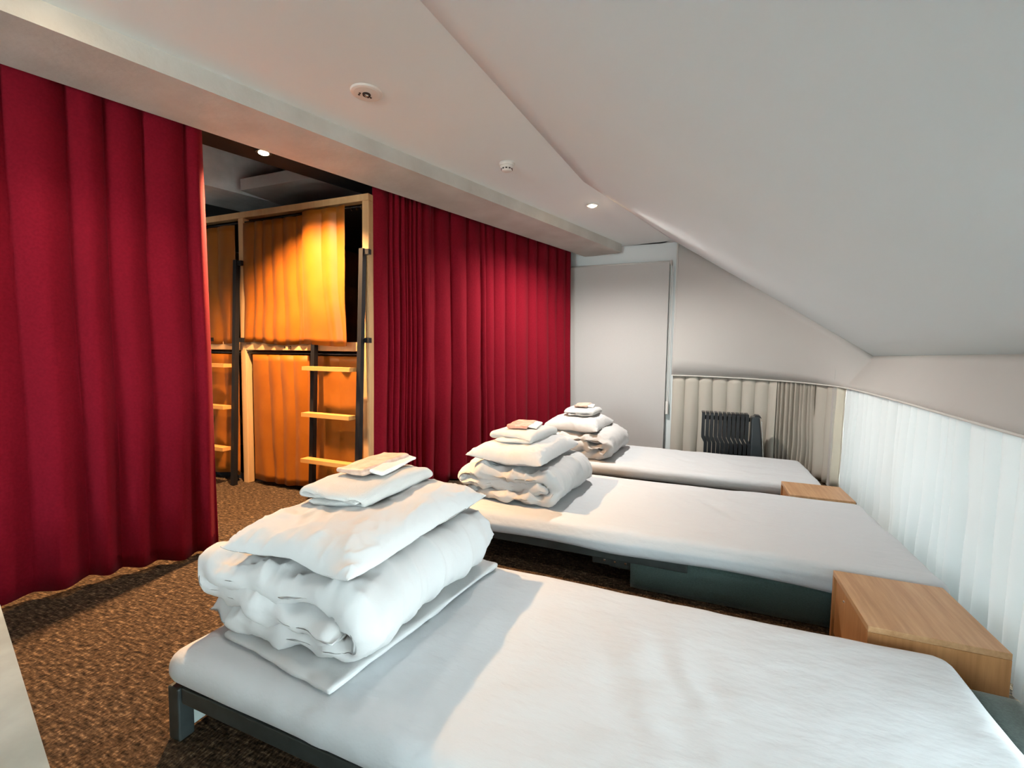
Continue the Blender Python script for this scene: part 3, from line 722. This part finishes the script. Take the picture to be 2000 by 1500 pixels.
# nearest bed
zt = .2525
o = obj('folded_sheet', slab_me('folded_sheet', (.225, .390, .008), .0075, 2.0, .006, (50, 60, 4)), M['duvet'], smooth=True)
tag(place(o, (-.965, 1.215, zt + .011), R_(-7)), 'thin folded white sheet under the nearest duvet, corner poking out', 'sheet')
o = obj('folded_duvet', duvet_me('folded_duvet', .66, .76, .225, 1.7), M['duvet'], smooth=True)
tag(place(o, (-1.04, 1.235, zt + .014), R_(-2), 0, 0), 'big folded white duvet on the nearest bed', 'duvet', GD)
o = obj('pillow', pillow_me('pillow', .47, .76, .115, 2.2), M['pillow'], smooth=True)
tag(place(o, (-1.005, 1.235, zt + .232), R_(-1)), 'white pillow on the nearest duvet', 'pillow', GP)
def towel_me(name, W, Lv, H, seed): return duvet_me(name, W, Lv, H, seed, .30, 1, 60)
o = obj('folded_towel', towel_me('folded_towel', .25, .43, .062, 3.3), M['towel'], smooth=True)
tag(place(o, (-1.065, 1.30, zt + .338), R_(-1)), 'folded white towel on top of the nearest pile of bedding', 'towel', GT)
bag('tan amenity bag in clear wrap on the nearest towel', (-1.10, 1.35, zt + .406), .12, .28, R_(2), 4.0)
# middle bed
zt = .2675
o = obj('folded_duvet', duvet_me('folded_duvet', .62, .70, .190, 5.7), M['duvet'], smooth=True)
tag(place(o, (-.94, 2.60, zt + .004), R_(-4)), 'folded white duvet on the middle bed', 'duvet', GD)
o = obj('pillow', pillow_me('pillow', .46, .66, .125, 6.2, crumple=1.5), M['pillow'], smooth=True)
tag(place(o, (-.96, 2.58, zt + .188), R_(-3)), 'plump white pillow on the middle duvet', 'pillow', GP)
o = obj('folded_towel', towel_me('folded_towel', .27, .40, .062, 7.3), M['towel'], smooth=True)
tag(place(o, (-.975, 2.60, zt + .306), R_(-4)), 'folded white towel on top of the middle pile of bedding', 'towel', GT)
bag('reddish amenity bag on the towel of the middle bed', (-1.0, 2.62, zt + .370), .13, .24, R_(4), 5.0, m='bag_red')
# farthest bed
zt = .2525
o = obj('folded_duvet', duvet_me('folded_duvet', .62, .70, .205, 9.1), M['duvet'], smooth=True)
tag(place(o, (-.90, 3.90, zt + .004), R_(-3)), 'folded white duvet on the farthest bed', 'duvet', GD)
o = obj('pillow', pillow_me('pillow', .46, .64, .125, 10.2, crumple=1.6), M['pillow'], smooth=True)
tag(place(o, (-.95, 3.90, zt + .195), R_(-2)), 'plump white pillow on the farthest duvet', 'pillow', GP)
o = obj('folded_towel', towel_me('folded_towel', .26, .38, .060, 11.3), M['towel'], smooth=True)
tag(place(o, (-.93, 3.92, zt + .318), R_(-2)), 'folded white towel on top of the farthest pile of bedding', 'towel', GT)
bag('tan amenity bag on the towel of the farthest bed', (-.94, 3.94, zt + .380), .12, .22, R_(3), 6.0)

# ================================================================ CEILING FIXTURES AND LAMPS
def spot(name, loc, power, half_deg, blend, col=(1, .78, .54), size=.03):
    l = bpy.data.lights.new(name, 'SPOT'); l.energy = power; l.spot_size = R_(2 * half_deg); l.spot_blend = blend; l.color = col; l.shadow_soft_size = size
    o_ = bpy.data.objects.new(name, l); COL.objects.link(o_); o_.location = loc; return o_
def downlight(label, x, y, z, power, half=54, blend=.45, par_mat='white_plastic', col=(1, .78, .54)):
    root = empty('downlight', label, 'light', 'small ceiling downlights', loc=(x, y, z))
    obj('trim_ring', lathe_me('trim_ring', [(.030, -.004), (.044, -.004), (.046, 0), (.046, .004), (.030, .004)], 32), M[par_mat], root, smooth=False)
    obj('lamp_glass', lathe_me('lamp_glass', [(.0, -.014), (.018, -.0125), (.029, -.006), (.029, .002), (.0, .002)], 28), M['lamp_glow'], root)
    s = spot('downlight_lamp', (0, 0, -.022), power, half, blend, col); s.parent = root
    return root
downlight('glowing downlight in the white ceiling near the back wall', -.853, 3.734, ZC - .005, 96, 78, .72, 'white_plastic', (1, .95, .89))
downlight('glowing downlight under the dark soffit of the bunk corridor', -2.505, 2.062, 2.285, 310, 62, .72, 'black_steel', (1, .60, .30))
downlight('added unseen downlight under the dark soffit of the bunk corridor, hidden by the left red curtain', -3.35, 1.20, 2.285, 60, 68, .5, 'black_steel', (1, .62, .32))  # added fill lamp, evens the light over the bunk curtains
downlight('added fill downlight out of view in the ceiling near the left red curtain', -1.98, .85, ZC - .005, 12, 60, .5, 'white_plastic', (1, .92, .82))  # added lamp, only there to brighten the left red curtain
# emergency lamp plate
em = empty('emergency_light', 'round flush emergency light in the white ceiling', 'light', loc=(-1.497, 1.791, ZC))
obj('plate', lathe_me('plate', [(.0, -.010), (.058, -.010), (.070, -.007), (.074, -.001), (.074, .0), (.0, .0)], 40), M['white_plastic'], em, smooth=False)
ln = obj('lens_ring', lathe_me('lens_ring', [(.010, -.016), (.018, -.016), (.019, -.010), (.010, -.010)], 24), M['dark_print'], em)
obj('lens', lathe_me('lens', [(.0, -.021), (.006, -.020), (.010, -.016), (.010, -.010), (.0, -.010)], 20), M['chrome'], em, smooth=True)
for (dx, dy) in ((-.022, -.020), (-.010, .022), (-.034, -.012), (.000, .030)):
    d_ = obj('indicator', lathe_me('indicator', [(.0, -.012), (.005, -.012), (.005, -.010), (.0, -.010)], 12), M['dark_print'], em); d_.location = (dx, dy, 0)
# smoke detector
sd = empty('smoke_detector', 'white dome smoke detector on the ceiling', 'smoke detector', loc=(-1.193, 2.763, ZC))
obj('base', lathe_me('base', [(.0, -.016), (.048, -.016), (.052, -.010), (.052, .0), (.0, .0)], 36), M['white_plastic'], sd, smooth=False)
obj('dome', lathe_me('dome', [(.0, -.050), (.022, -.049), (.032, -.044), (.034, -.038), (.034, -.030), (.044, -.024), (.046, -.016), (.0, -.016)], 36), M['white_plastic'], sd, smooth=True)
for k in range(10):
    a = 2 * PI * k / 10
    s_ = box('vent_slot', -.006, .006, -.002, .002, -.039, -.032, M['dark_print'], sd); s_.location = (.0345 * math.cos(a), .0345 * math.sin(a), 0); s_.rotation_euler = (0, 0, a + PI / 2)
